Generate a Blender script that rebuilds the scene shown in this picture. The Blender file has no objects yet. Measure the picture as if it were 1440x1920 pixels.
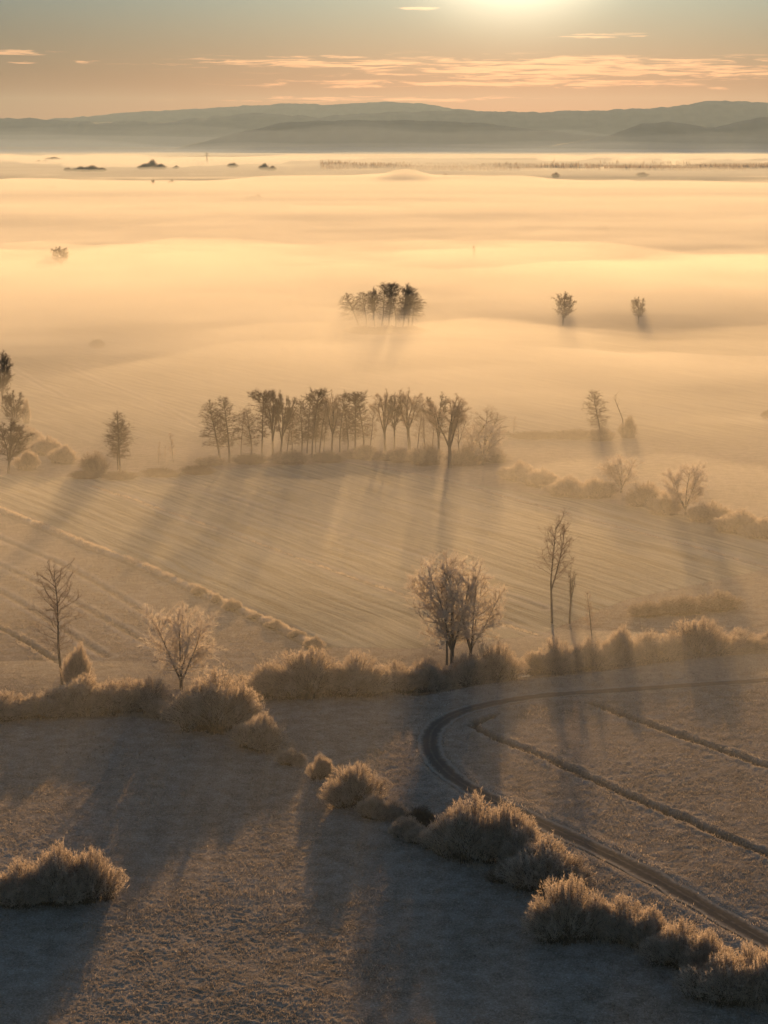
import bpy, math, random
import numpy as np
from mathutils import Vector

# ------------------------------------------------------------------ camera, sun, sky, exposure
sc = bpy.context.scene
COL = sc.collection
F, H = 3883.0, 100.0                      # focal length in photo pixels (1440 wide), drone height in metres
PITCH = math.atan((960 - 245) / F)
cd = bpy.data.cameras.new('camera')
cam = bpy.data.objects.new('camera', cd); COL.objects.link(cam)
cd.sensor_fit = 'HORIZONTAL'; cd.sensor_width = 36.0; cd.lens = 36.0 * F / 1440
cd.clip_start = 1.0; cd.clip_end = 60000
cam.location = (0, 0, H)
cam.rotation_euler = (math.radians(90) - PITCH, 0, 0)
sc.camera = cam

SUN_EL, SUN_AZ = math.radians(6.6), math.radians(3.5)      # azimuth clockwise from +Y
SUN_DIR = Vector((math.sin(SUN_AZ) * math.cos(SUN_EL), math.cos(SUN_AZ) * math.cos(SUN_EL), math.sin(SUN_EL)))
ld = bpy.data.lights.new('sun', 'SUN')
ld.energy = 5.0; ld.angle = math.radians(0.6); ld.color = (1.0, 0.58, 0.235)
sun = bpy.data.objects.new('sun', ld); COL.objects.link(sun)
sun.rotation_euler = SUN_DIR.to_track_quat('Z', 'Y').to_euler()

sc.view_settings.view_transform = 'Standard'
sc.view_settings.look = 'None'
sc.view_settings.gamma = 1.0
sc.view_settings.use_curve_mapping = False
EXPOSURE = 0.9
sc.view_settings.exposure = EXPOSURE
cy = sc.cycles
cy.max_bounces = 6; cy.diffuse_bounces = 2; cy.transmission_bounces = 3; volume_bounces = 2
cy.transparent_max_bounces = 64
cy.use_denoising = True
cy.sample_clamp_indirect = 4.0


SKY0, SKY1, SKY2 = (.074, .040, .050), (.070, .050, .072), (.084, .130, .235)


def build_world():
    w = bpy.data.worlds.new('World'); sc.world = w; w.use_nodes = True
    nt = w.node_tree; N = nt.nodes; L = nt.links
    for n in list(N): N.remove(n)

    def math_(op, a, b=None, clamp=False):
        n = N.new('ShaderNodeMath'); n.operation = op; n.use_clamp = clamp
        for k, v in enumerate((a, b)):
            if v is None: continue
            if isinstance(v, (int, float)): n.inputs[k].default_value = v
            else: L.new(v, n.inputs[k])
        return n.outputs[0]

    def mix(mode, fac, a, b):
        n = N.new('ShaderNodeMix'); n.data_type = 'RGBA'; n.blend_type = mode
        for k, v in ((0, fac), (6, a), (7, b)):
            if isinstance(v, (int, float)): n.inputs[k].default_value = v
            elif isinstance(v, tuple): n.inputs[k].default_value = v
            else: L.new(v, n.inputs[k])
        return n.outputs[2]

    def ramp(fac, stops, interp='LINEAR'):
        n = N.new('ShaderNodeValToRGB'); n.color_ramp.interpolation = interp
        e = n.color_ramp.elements
        while len(e) < len(stops): e.new(0.5)
        for k, (p, c) in enumerate(stops):
            e[k].position = p; e[k].color = c if len(c) == 4 else c + (1,)
        L.new(fac, n.inputs[0]); return n.outputs[0]

    out = N.new('ShaderNodeOutputWorld')
    bg = N.new('ShaderNodeBackground'); bg.inputs['Strength'].default_value = 0.07
    sky = N.new('ShaderNodeTexSky'); sky.sky_type = 'NISHITA'; sky.sun_disc = False
    sky.sun_elevation = SUN_EL; sky.sun_rotation = SUN_AZ
    sky.air_density = 1.0; sky.dust_density = 0.8; sky.ozone_density = 2.0
    tc = N.new('ShaderNodeTexCoord')
    sep = N.new('ShaderNodeSeparateXYZ'); L.new(tc.outputs['Generated'], sep.inputs[0])
    ys = math_('MAXIMUM', sep.outputs[1], 0.05)
    az = math_('DIVIDE', sep.outputs[0], ys)
    el = math_('DIVIDE', sep.outputs[2], ys)
    # warm dusty air low down
    low = ramp(math_('MULTIPLY', el, 2.5, True), [(0.0, SKY0), (0.055, SKY1), (0.16, SKY2), (.45, (.50, .53, .54)), (1.0, (.85, .88, .92))])
    front = math_('MULTIPLY', math_('GREATER_THAN', sep.outputs[1], 0.0), 1.0)
    base = mix('MULTIPLY', 1.0, sky.outputs[0], low)
    # aureole round the sun
    dot = N.new('ShaderNodeVectorMath'); dot.operation = 'DOT_PRODUCT'
    L.new(tc.outputs['Generated'], dot.inputs[0]); dot.inputs[1].default_value = SUN_DIR
    ang = math_('ARCCOSINE', math_('MINIMUM', dot.outputs['Value'], 0.999999))
    g1 = math_('EXPONENT', math_('MULTIPLY', math_('POWER', math_('DIVIDE', ang, 0.053), 3.5), -1.0))
    g2 = math_('EXPONENT', math_('MULTIPLY', math_('DIVIDE', ang, 0.050), -1.0))
    glow = mix('ADD', 1.0, mix('MULTIPLY', 1.0, (16.0, 13.0, 8.6, 1), g1), mix('MULTIPLY', 1.0, (4.2, 2.9, 1.8, 1), g2))
    base = mix('ADD', 1.0, base, glow)
    # thin streaks of cloud lit from behind
    cv = N.new('ShaderNodeCombineXYZ')
    L.new(math_('MULTIPLY', az, 42.0), cv.inputs[0]); L.new(math_('MULTIPLY', el, 620.0), cv.inputs[1]); cv.inputs[2].default_value = 3.7; 
    nz = N.new('ShaderNodeTexNoise'); nz.inputs['Scale'].default_value = 1.0; nz.inputs['Detail'].default_value = 7.0
    nz.inputs['Roughness'].default_value = .62; nz.inputs['Distortion'].default_value = .6
    L.new(cv.outputs[0], nz.inputs['Vector'])
    def blob(a0, aw, e0, ew, amp):
        da = math_('POWER', math_('ABSOLUTE', math_('DIVIDE', math_('SUBTRACT', az, a0), aw)), 3.0)
        de = math_('POWER', math_('DIVIDE', math_('SUBTRACT', el, e0), ew), 2.0)
        return math_('MULTIPLY', math_('EXPONENT', math_('MULTIPLY', math_('ADD', da, de), -1.0)), amp)
    def px(x): return (x - 720) / F
    def py(y): return (245 - y) / F
    blobs = [blob(px(960), 560 / F, py(120), 10 / F, .32), blob(px(1160), 460 / F, py(136), 17 / F, .38), blob(px(880), 360 / F, py(160), 7 / F, .34),
             blob(px(1125), 85 / F, py(73), 5 / F, .42), blob(px(790), 36 / F, py(26), 3 / F, .42), blob(px(40), 75 / F, py(104), 5 / F, .36),
             blob(px(55), 22 / F, py(122), 3 / F, .3), blob(px(560), 220 / F, py(124), 6 / F, .42), blob(px(700), 250 / F, py(188), 5 / F, .28),
             blob(px(1335), 25 / F, py(168), 4 / F, .3), blob(px(175), 20 / F, py(121), 3 / F, .24)]
    m = blobs[0]
    for b in blobs[1:]: m = math_('MAXIMUM', m, b)
    dens = math_('MULTIPLY', math_('SUBTRACT', math_('ADD', math_('MULTIPLY', nz.outputs[0], 1.7), m), 1.0), 4.0, True)
    dens = math_('MULTIPLY', dens, math_('MULTIPLY', m, 9.0, True))
    lit = mix('MULTIPLY', 1.0, base, (1.25, 1.12, 1.0, 1))
    lit = mix('ADD', 1.0, lit, (4.2, 2.0, .9, 1))
    base = mix('MIX', dens, base, lit)
    L.new(base, bg.inputs[0]); L.new(bg.outputs[0], out.inputs[0])
    w.cycles.sampling_method = 'MANUAL'; w.cycles.sample_map_resolution = 1024


build_world()

# ------------------------------------------------------------------ helpers
def at(px, py, z=0.0):
    """ground point seen at a pixel of the photograph, and metres per pixel there"""
    x = (px - 720) / F; u = (960 - py) / F
    dy = math.cos(PITCH) + u * math.sin(PITCH); dz = u * math.cos(PITCH) - math.sin(PITCH)
    t = (z - H) / dz
    return x * t, dy * t, t / F


def hash2(ix, iy, seed):
    h = (ix.astype(np.int64) * 374761393 + iy.astype(np.int64) * 668265263 + seed * 1442695041) & 0xffffffff
    h = ((h ^ (h >> 13)) * 1274126177) & 0xffffffff
    h = h ^ (h >> 16)
    return (h & 0xffffff) / float(0xffffff)


def vnoise(x, y, seed=0):
    x = np.asarray(x, float); y = np.asarray(y, float)
    ix = np.floor(x); iy = np.floor(y); fx = x - ix; fy = y - iy
    fx = fx * fx * fx * (fx * (fx * 6 - 15) + 10); fy = fy * fy * fy * (fy * (fy * 6 - 15) + 10)
    a = hash2(ix, iy, seed); b = hash2(ix + 1, iy, seed); c = hash2(ix, iy + 1, seed); d = hash2(ix + 1, iy + 1, seed)
    return (a * (1 - fx) + b * fx) * (1 - fy) + (c * (1 - fx) + d * fx) * fy


def fbm(x, y, octaves=4, seed=0, gain=.5):
    s = 0; amp = 1; tot = 0
    for k in range(octaves):
        s = s + amp * vnoise(x * 2 ** k + 17.3 * k, y * 2 ** k - 9.1 * k, seed + k); tot += amp; amp *= gain
    return s / tot * 2 - 1


def sstep(a, b, x):
    t = np.clip((x - a) / (b - a), 0, 1); return t * t * (3 - 2 * t)


def poly_dist(X, Y, pts):
    best = np.full(X.shape, 1e9)
    for (x0, y0), (x1, y1) in zip(pts[:-1], pts[1:]):
        dx, dy = x1 - x0, y1 - y0
        t = np.clip(((X - x0) * dx + (Y - y0) * dy) / (dx * dx + dy * dy), 0, 1)
        best = np.minimum(best, np.hypot(X - x0 - t * dx, Y - y0 - t * dy))
    return best


def smooth_line(pts, n=14):
    P = [np.array(p, float) for p in pts]; P = [2 * P[0] - P[1]] + P + [2 * P[-1] - P[-2]]
    out = []
    for i in range(1, len(P) - 2):
        for k in range(n):
            t = k / n
            out.append(.5 * ((2 * P[i]) + (-P[i - 1] + P[i + 1]) * t + (2 * P[i - 1] - 5 * P[i] + 4 * P[i + 1] - P[i + 2]) * t * t + (-P[i - 1] + 3 * P[i] - 3 * P[i + 1] + P[i + 2]) * t ** 3))
    out.append(P[-2]); return [tuple(p) for p in out]


def mesh_from(name, V, loops, starts, totals, mat=None, smooth=False):
    me = bpy.data.meshes.new(name)
    me.vertices.add(len(V)); me.vertices.foreach_set('co', np.ascontiguousarray(V, dtype=np.float32).ravel())
    me.loops.add(len(loops)); me.loops.foreach_set('vertex_index', np.ascontiguousarray(loops, dtype=np.int32))
    me.polygons.add(len(starts)); me.polygons.foreach_set('loop_start', np.ascontiguousarray(starts, dtype=np.int32))
    me.polygons.foreach_set('loop_total', np.ascontiguousarray(totals, dtype=np.int32))
    if smooth: me.polygons.foreach_set('use_smooth', np.ones(len(starts), dtype=bool))
    me.update(calc_edges=True)
    if mat: me.materials.append(mat)
    return me


def mesh_faces(name, V, faces, mat=None, smooth=False):
    faces = np.asarray(faces); k = faces.shape[1]; n = len(faces)
    return mesh_from(name, V, faces.ravel(), np.arange(n) * k, np.full(n, k), mat, smooth)


def link(name, me, parent=None, label=None, cat=None, group=None, kind=None):
    o = bpy.data.objects.new(name, me); COL.objects.link(o)
    if parent: o.parent = parent
    return tag(o, label, cat, group, kind)


def tag(o, label=None, cat=None, group=None, kind=None):
    for k, v in (('label', label), ('category', cat), ('group', group), ('kind', kind)):
        if v: o[k] = v
    return o


def grid_faces(nr, nc):
    i = np.arange(nr - 1)[:, None] * nc + np.arange(nc - 1)[None, :]
    return np.stack([i, i + 1, i + nc + 1, i + nc], -1).reshape(-1, 4)


# ------------------------------------------------------------------ materials
def new_mat(name):
    m = bpy.data.materials.new(name); m.use_nodes = True
    return m, m.node_tree.nodes, m.node_tree.links, m.node_tree.nodes['Principled BSDF'], m.node_tree.nodes['Material Output']


def twig_mat(name, c1, c2, trans):
    m, N, L, p, out = new_mat(name)
    N.remove(p)
    oi = N.new('ShaderNodeTexCoord'); nz = N.new('ShaderNodeTexNoise'); nz.inputs['Scale'].default_value = 1.3; nz.inputs['Detail'].default_value = 3
    L.new(oi.outputs['Object'], nz.inputs['Vector'])
    r = N.new('ShaderNodeValToRGB'); r.color_ramp.elements[0].position = .35; r.color_ramp.elements[1].position = .65
    r.color_ramp.elements[0].color = c1 + (1,); r.color_ramp.elements[1].color = c2 + (1,)
    L.new(nz.outputs[0], r.inputs[0])
    d = N.new('ShaderNodeBsdfDiffuse'); t = N.new('ShaderNodeBsdfTranslucent'); x = N.new('ShaderNodeMixShader')
    x.inputs[0].default_value = trans
    L.new(r.outputs[0], d.inputs[0]); L.new(r.outputs[0], t.inputs[0])
    L.new(d.outputs[0], x.inputs[1]); L.new(t.outputs[0], x.inputs[2]); L.new(x.outputs[0], out.inputs[0])
    return m


M_FROST = twig_mat('frosted_twigs', (.46, .375, .30), (.67, .57, .485), .56)
M_GOLD = twig_mat('frosted_golden_twigs', (.56, .47, .375), (.78, .69, .60), .6)
M_WHITE = twig_mat('rime_white_twigs', (.60, .52, .44), (.82, .75, .68), .55)
M_RIME = twig_mat('half_frosted_twigs', (.28, .22, .175), (.48, .40, .335), .45)
M_TWIG = twig_mat('brown_twigs', (.10, .075, .06), (.17, .13, .10), .25)
M_STEM = twig_mat('shrub_stems', (.07, .055, .04), (.13, .10, .075), .0)


def bark_mat():
    m, N, L, p, out = new_mat('bark')
    nz = N.new('ShaderNodeTexNoise'); nz.inputs['Scale'].default_value = 6; nz.inputs['Detail'].default_value = 5
    r = N.new('ShaderNodeValToRGB'); r.color_ramp.elements[0].color = (.035, .028, .022, 1); r.color_ramp.elements[1].color = (.11, .09, .075, 1)
    L.new(nz.outputs[0], r.inputs[0]); L.new(r.outputs[0], p.inputs['Base Color']); p.inputs['Roughness'].default_value = .9
    b = N.new('ShaderNodeBump'); b.inputs['Distance'].default_value = .05; L.new(nz.outputs[0], b.inputs['Height']); L.new(b.outputs[0], p.inputs['Normal'])
    return m


M_BARK = bark_mat()


def ground_mat():
    m, N, L, p, out = new_mat('frosty_meadow')
    def attr(n):
        a = N.new('ShaderNodeAttribute'); a.attribute_name = n; return a.outputs['Fac']
    def noise(scale, detail, rough=.6, vec=None):
        n = N.new('ShaderNodeTexNoise'); n.inputs['Scale'].default_value = scale; n.inputs['Detail'].default_value = detail; n.inputs['Roughness'].default_value = rough
        L.new(vec if vec else tc.outputs['Object'], n.inputs['Vector']); return n.outputs[0]
    def ramp(f, *st):
        n = N.new('ShaderNodeValToRGB'); e = n.color_ramp.elements
        while len(e) < len(st): e.new(.5)
        for k, (q, c) in enumerate(st): e[k].position = q; e[k].color = c + (1,)
        L.new(f, n.inputs[0]); return n.outputs[0]
    def mix(f, a, b, mode='MIX'):
        n = N.new('ShaderNodeMix'); n.data_type = 'RGBA'; n.blend_type = mode
        for k, v in ((0, f), (6, a), (7, b)):
            if isinstance(v, (int, float)): n.inputs[k].default_value = v
            elif isinstance(v, tuple): n.inputs[k].default_value = v
            else: L.new(v, n.inputs[k])
        return n.outputs[2]
    tc = N.new('ShaderNodeTexCoord')
    fine = noise(3.4, 8, .7); mid = noise(.35, 6, .65); big = noise(.035, 5, .6)
    grass = ramp(fine, (.36, (.07, .05, .034)), (.5, (.25, .195, .145)), (.64, (.56, .49, .43)))
    frost = ramp(mid, (.38, (.14, .105, .075)), (.62, (.46, .395, .335)))
    col = mix(.45, grass, frost)
    col = mix(.22, col, ramp(big, (.35, (.23, .19, .14)), (.65, (.48, .42, .36))))
    # tilled field : furrows along the drilling direction
    mp = N.new('ShaderNodeMapping'); mp.inputs['Rotation'].default_value = (0, 0, math.radians(59)); L.new(tc.outputs['Object'], mp.inputs[0])
    sp = N.new('ShaderNodeMapping'); sp.inputs['Scale'].default_value = (.045, 1, 1); wn = N.new('ShaderNodeTexNoise'); wn.inputs['Scale'].default_value = .045; wn.inputs['Detail'].default_value = 3; L.new(tc.outputs['Object'], wn.inputs['Vector'])
    wv = N.new('ShaderNodeVectorMath'); wv.operation = 'MULTIPLY_ADD'; L.new(wn.outputs['Color'], wv.inputs[0]); wv.inputs[1].default_value = (0, 3, 0); L.new(mp.outputs[0], wv.inputs[2])
    L.new(wv.outputs[0], sp.inputs[0])
    row = noise(.55, 4, .6, sp.outputs[0]); row2 = noise(2.0, 3, .6, sp.outputs[0])
    tcol = mix(.38, ramp(row, (.36, (.13, .125, .07)), (.62, (.52, .50, .37))), grass)
    till = attr('till')
    col = mix(till, col, tcol)
    col = mix(attr('bare'), col, (.075, .06, .045, 1))
    col = mix(attr('rime'), col, (.60, .53, .46, 1))
    L.new(col, p.inputs['Base Color']); p.inputs['Roughness'].default_value = .95
    if 'Specular IOR Level' in p.inputs: p.inputs['Specular IOR Level'].default_value = .0
    def math_(op, a, b):
        n = N.new('ShaderNodeMath'); n.operation = op
        for k, v in enumerate((a, b)):
            if isinstance(v, (int, float)): n.inputs[k].default_value = v
            else: L.new(v, n.inputs[k])
        return n.outputs[0]
    h1 = math_('ADD', math_('MULTIPLY', fine, .22), math_('MULTIPLY', mid, .12))
    h2 = math_('ADD', math_('ADD', math_('MULTIPLY', math_('MULTIPLY', row, mid), 1.2), math_('MULTIPLY', row2, .10)), math_('MULTIPLY', fine, .05))
    hm = N.new('ShaderNodeMix'); hm.data_type = 'FLOAT'; L.new(till, hm.inputs[0]); L.new(h1, hm.inputs[2]); L.new(h2, hm.inputs[3])
    b = N.new('ShaderNodeBump'); b.inputs['Distance'].default_value = 1.0; b.inputs['Strength'].default_value = .8
    L.new(hm.outputs[0], b.inputs['Height']); L.new(b.outputs[0], p.inputs['Normal'])
    return m


def plain_mat(name, c1, c2, scale=.5, rough=.9, bump=.0):
    m, N, L, p, out = new_mat(name)
    tc = N.new('ShaderNodeTexCoord')
    nz = N.new('ShaderNodeTexNoise'); nz.inputs['Scale'].default_value = scale; nz.inputs['Detail'].default_value = 7
    L.new(tc.outputs['Object'], nz.inputs['Vector'])
    r = N.new('ShaderNodeValToRGB'); r.color_ramp.elements[0].position = .3; r.color_ramp.elements[1].position = .7
    r.color_ramp.elements[0].color = c1 + (1,); r.color_ramp.elements[1].color = c2 + (1,)
    L.new(nz.outputs[0], r.inputs[0]); L.new(r.outputs[0], p.inputs['Base Color']); p.inputs['Roughness'].default_value = rough
    if bump:
        b = N.new('ShaderNodeBump'); b.inputs['Distance'].default_value = bump; L.new(nz.outputs[0], b.inputs['Height']); L.new(b.outputs[0], p.inputs['Normal'])
    return m


def volume_mat(name, color, density, g):
    m, N, L, p, out = new_mat(name)
    N.remove(p)
    v = N.new('ShaderNodeVolumePrincipled')
    v.inputs['Color'].default_value = color + (1,); v.inputs['Density'].default_value = density; v.inputs['Anisotropy'].default_value = g
    L.new(v.outputs[0], out.inputs['Volume'])
    return m


# ------------------------------------------------------------------ terrain
def wline(pts): return smooth_line([at(*p)[:2] for p in pts])


ROAD = wline([(1530, 1805), (1440, 1765), (1290, 1682), (1150, 1607), (1000, 1535), (880, 1475), (825, 1432), (806, 1395), (818, 1360), (868, 1332), (960, 1312), (1060, 1301), (1240, 1289), (1440, 1277), (1560, 1270)])
DITCH = [wline([(925, 1340), (897, 1352), (892, 1362), (945, 1388), (1000, 1410), (1150, 1480), (1300, 1545), (1440, 1606), (1560, 1660)]),
         wline([(1110, 1318), (1250, 1370), (1440, 1438), (1560, 1480)]),
         wline([(-60, 1150), (30, 1190), (110, 1240)]), ]
BANK = [wline([(-40, 940), (150, 1016), (300, 1075), (450, 1140), (600, 1212)])]
LINES = [wline([(170, 910), (400, 990), (600, 1060), (800, 1130), (1010, 1190)]), wline([(650, 865), (850, 905), (1000, 945), (1440, 1065), (1560, 1095)]),
         wline([(20, 690), (120, 745)]), wline([(130, 690), (260, 745), (390, 805)]), wline([(430, 632), (560, 672), (755, 718)]), wline([(850, 1080), (1020, 1140)]), wline([(-40, 1040), (120, 1115), (290, 1210)]), wline([(-40, 1085), (60, 1140), (200, 1230)]), wline([(-20, 1000), (150, 1075), (330, 1180)]), wline([(250, 885), (700, 1010), (900, 1075)])]
STREAM = wline([(1560, 1196), (1440, 1207), (1360, 1212), (1270, 1222), (1180, 1235), (1080, 1248), (1000, 1257), (960, 1261), (880, 1270), (780, 1288)])
FIELD = [at(*p)[:2] for p in [(-300, 830), (-40, 945), (150, 1016), (300, 1075), (450, 1140), (600, 1212), (780, 1215), (1010, 1190), (1180, 1120), (1440, 1066), (1700, 1020), (1000, 925), (640, 868), (170, 895), (0, 890)]]


def inside(X, Y, poly):
    r = np.zeros(X.shape, bool); n = len(poly)
    for i in range(n):
        x0, y0 = poly[i]; x1, y1 = poly[(i + 1) % n]
        c = ((y0 > Y) != (y1 > Y)) & (X < (x1 - x0) * (Y - y0) / (y1 - y0 + 1e-12) + x0); r ^= c
    return r


def base_h(X, Y):
    X = np.asarray(X, float); Y = np.asarray(Y, float)
    h = .7 * fbm(X / 70, Y / 70, 3, 5)
    h = h - 1.5 * np.exp(-(poly_dist(X, Y, STREAM) / 4.0) ** 2)
    return h


def gz(x, y): return float(base_h(np.array([x]), np.array([y]))[0])


def build_ground():
    u = np.concatenate([[-1.6, -1.0, -.7, -.5], np.linspace(-.36, -.23, 60), np.linspace(-.228, .228, 1000), np.linspace(.23, .36, 60), [.5, .7, 1.0, 1.6]])
    inv = np.linspace(1 / 205., 1 / 9000., 1000)
    y = np.concatenate([[-600, -300, -50, 60, 120, 160, 190], 1 / inv, [11000, 14000, 17000, 20000]])
    Y, U = np.meshgrid(y, u, indexing='ij')
    X = U * np.clip(Y, 190, 8000)
    X = X * np.where(Y > 8000, 1 + (Y - 8000) / 8000, 1)
    Z = base_h(X, Y)
    rd = poly_dist(X, Y, ROAD); near = Y < 2500
    till = np.where(inside(X, Y, FIELD), 1.0, 0.0)
    far_t = sstep(640, 700, Y) * sstep(1500, 900, Y)
    till = np.maximum(till, far_t * .6)
    dd = np.minimum(np.minimum(poly_dist(X, Y, DITCH[0]), poly_dist(X, Y, DITCH[1])), poly_dist(X, Y, DITCH[2]) * 1.3)
    bd = poly_dist(X, Y, BANK[0])
    ld_ = np.full(X.shape, 1e9)
    for l in LINES: ld_ = np.minimum(ld_, poly_dist(X, Y, l))
    # tussocks : clumped, steeper than the rolling base
    amp = 1.5 * sstep(1000, 380, Y) * (1 - .78 * till) * sstep(2.2, 4.0, rd)
    wx = X + 1.2 * fbm(X / 3, Y / 3, 2, 31); wy = Y + 1.2 * fbm(X / 3, Y / 3, 2, 37)
    t1 = 1 - np.abs(fbm(wx / 1.1, wy / .9, 3, 11)); t2 = fbm(wx / .55, wy / .5, 2, 13); patch = .55 + .45 * fbm(X / 14, Y / 14, 3, 17)
    t3 = fbm(wx / .34, wy / .34, 2, 19)
    Z = Z + amp * patch * (.10 * (t1 - .75) + .09 * t2 + .09 * t3)
    # ditches with a low bank each side, drainage lines, the road bed
    dd = dd * (1 + .5 * fbm(X / 1.5, Y / 1.5, 2, 47)) + .25 * fbm(X / .8, Y / .8, 2, 48)
    Z = Z - 1.0 * np.exp(-(dd / .72) ** 2) + .14 * np.exp(-((dd - 1.5) / .6) ** 2) * (1 + 1.2 * fbm(X / 1.6, Y / 1.6, 3, 23))
    Z = Z + .42 * np.exp(-(bd / .9) ** 2) * (1 + 1.3 * fbm(X / 2, Y / 2, 3, 29)) - .3 * np.exp(-((bd - 1.9) / .7) ** 2)
    Z = Z - .25 * np.exp(-(ld_ / .8) ** 2) + .08 * np.exp(-((ld_ - 1.6) / .7) ** 2)
    Z = Z + .10 * np.exp(-((rd - 3.2) / .8) ** 2) * (1 + .6 * fbm(X / 2, Y / 2, 2, 41))
    Z = np.where(rd < 2.3, base_h(X, Y) - .08, Z)
    V = np.stack([X, Y, Z], -1).reshape(-1, 3)
    me = mesh_faces('ground', V, grid_faces(len(y), len(u)), ground_mat(), True)
    bare = np.clip(np.exp(-(dd / .95) ** 2) + .4 * np.exp(-(ld_ / .8) ** 2) + .6 * np.exp(-((bd - 1.8) / .7) ** 2), 0, 1)
    rime = np.clip(.22 * np.exp(-((dd - 1.5) / .6) ** 2) + .8 * np.exp(-(bd / .9) ** 2) + .6 * np.exp(-((ld_ - 1.8) / .8) ** 2) + .2 * np.exp(-((rd - 3.2) / .7) ** 2), 0, 1) * (.6 + .4 * fbm(X / 2.5, Y / 2.5, 2, 43))
    for n, a in (('till', till), ('bare', bare), ('rime', np.clip(rime, 0, 1))):
        at_ = me.attributes.new(n, 'FLOAT', 'POINT'); at_.data.foreach_set('value', a.astype(np.float32).ravel())
    link('ground', me, kind='structure')


def strip(name, line, half, dz, mat, prof=None, n=9):
    P = np.array(line); T = np.gradient(P, axis=0); T /= np.linalg.norm(T, axis=1)[:, None]; Nn = np.stack([-T[:, 1], T[:, 0]], 1)
    s = np.linspace(-1, 1, n)
    wob = half * (1 + .22 * fbm(np.arange(len(P)) * .5, np.zeros(len(P)), 3, 3))
    X = P[:, None, 0] + Nn[:, None, 0] * s[None] * wob[:, None]; Y = P[:, None, 1] + Nn[:, None, 1] * s[None] * wob[:, None]
    Z = base_h(X, Y) + dz
    if prof is not None: Z = Z + np.array([prof(v) for v in s])[None, :]
    me = mesh_faces(name, np.stack([X, Y, Z], -1).reshape(-1, 3), grid_faces(len(P), n), mat, True)
    uv = np.broadcast_to(s[None, :], X.shape)
    a = me.attributes.new('across', 'FLOAT', 'POINT'); a.data.foreach_set('value', np.ascontiguousarray(uv, dtype=np.float32).ravel())
    return me


def road_mat():
    m, N, L, p, out = new_mat('gravel_track')
    a = N.new('ShaderNodeAttribute'); a.attribute_name = 'across'
    ab = N.new('ShaderNodeMath'); ab.operation = 'ABSOLUTE'; L.new(a.outputs['Fac'], ab.inputs[0])
    tc = N.new('ShaderNodeTexCoord'); nz = N.new('ShaderNodeTexNoise'); nz.inputs['Scale'].default_value = 1.2; nz.inputs['Detail'].default_value = 7
    L.new(tc.outputs['Object'], nz.inputs['Vector'])
    ad = N.new('ShaderNodeMath'); ad.operation = 'MULTIPLY_ADD'; L.new(nz.outputs[0], ad.inputs[0]); ad.inputs[1].default_value = .5; L.new(ab.outputs[0], ad.inputs[2])
    r = N.new('ShaderNodeValToRGB'); e = r.color_ramp.elements
    for k in range(3): e.new(.5)
    for k, (q, c) in enumerate([(.2, (.155, .138, .122)), (.40, (.085, .078, .072)), (.74, (.10, .092, .084)), (1.0, (.25, .215, .18)), (1.2, (.3, .27, .23))][:5]):
        e[k].position = min(q, 1); e[k].color = c + (1,)
    L.new(ad.outputs[0], r.inputs[0]); L.new(r.outputs[0], p.inputs['Base Color']); p.inputs['Roughness'].default_value = 1.0; p.inputs['Specular IOR Level'].default_value = 0
    b = N.new('ShaderNodeBump'); b.inputs['Distance'].default_value = .06; L.new(nz.outputs[0], b.inputs['Height']); L.new(b.outputs[0], p.inputs['Normal'])
    return m


def water_mat():
    m, N, L, p, out = new_mat('stream_water')
    p.inputs['Base Color'].default_value = (.03, .035, .03, 1); p.inputs['Roughness'].default_value = .08
    nz = N.new('ShaderNodeTexNoise'); nz.inputs['Scale'].default_value = 2.0
    b = N.new('ShaderNodeBump'); b.inputs['Distance'].default_value = .02; L.new(nz.outputs[0], b.inputs['Height']); L.new(b.outputs[0], p.inputs['Normal'])
    return m


build_ground()
link('road', strip('road', ROAD, 2.0, .03, road_mat(), lambda s: -.05 * math.exp(-((abs(s) - .55) / .18) ** 2)), kind='structure')
link('stream_water', strip('stream_water', STREAM, 2.6, .55, water_mat()), kind='structure')


# hills on the horizon : long wooded ridges, each a solid of its own
def ridge(name, dist, depth, pts, seed, mat, rough=10.0):
    """pts = (photo x, photo y of the skyline)"""
    xs = np.array([(p[0] - 720) / F * dist for p in pts]); zs = np.array([H + (245 - p[1]) / F * dist for p in pts])
    X1 = np.linspace(xs[0], xs[-1], 1600)
    zc = np.interp(X1, xs, zs)
    k = np.hanning(31); k /= k.sum(); zc = np.convolve(np.pad(zc, 15, mode='edge'), k, 'valid')
    rows = np.linspace(-1, 1, 15)
    X = np.broadcast_to(X1[None], (15, 1600)); Yv = dist + rows[:, None] * depth + np.zeros_like(X)
    prof = (1 - np.abs(rows))[:, None] ** .9
    spur = 1 + .35 * (1 - prof) * fbm(X / 420, Yv / 900, 3, seed)
    Z = -3 + (zc[None] + 3) * prof * spur + rough * prof * ((fbm(X / 70, Yv / 70, 4, seed + 3) + 1.2 * fbm(X / 260, Yv / 400, 3, seed + 9))) * .5
    Z[0] = Z[-1] = -4
    me = mesh_faces(name, np.stack([X, Yv, Z], -1).reshape(-1, 3), grid_faces(15, 1600), mat, True)
    return link(name, me, kind='structure')


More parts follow.
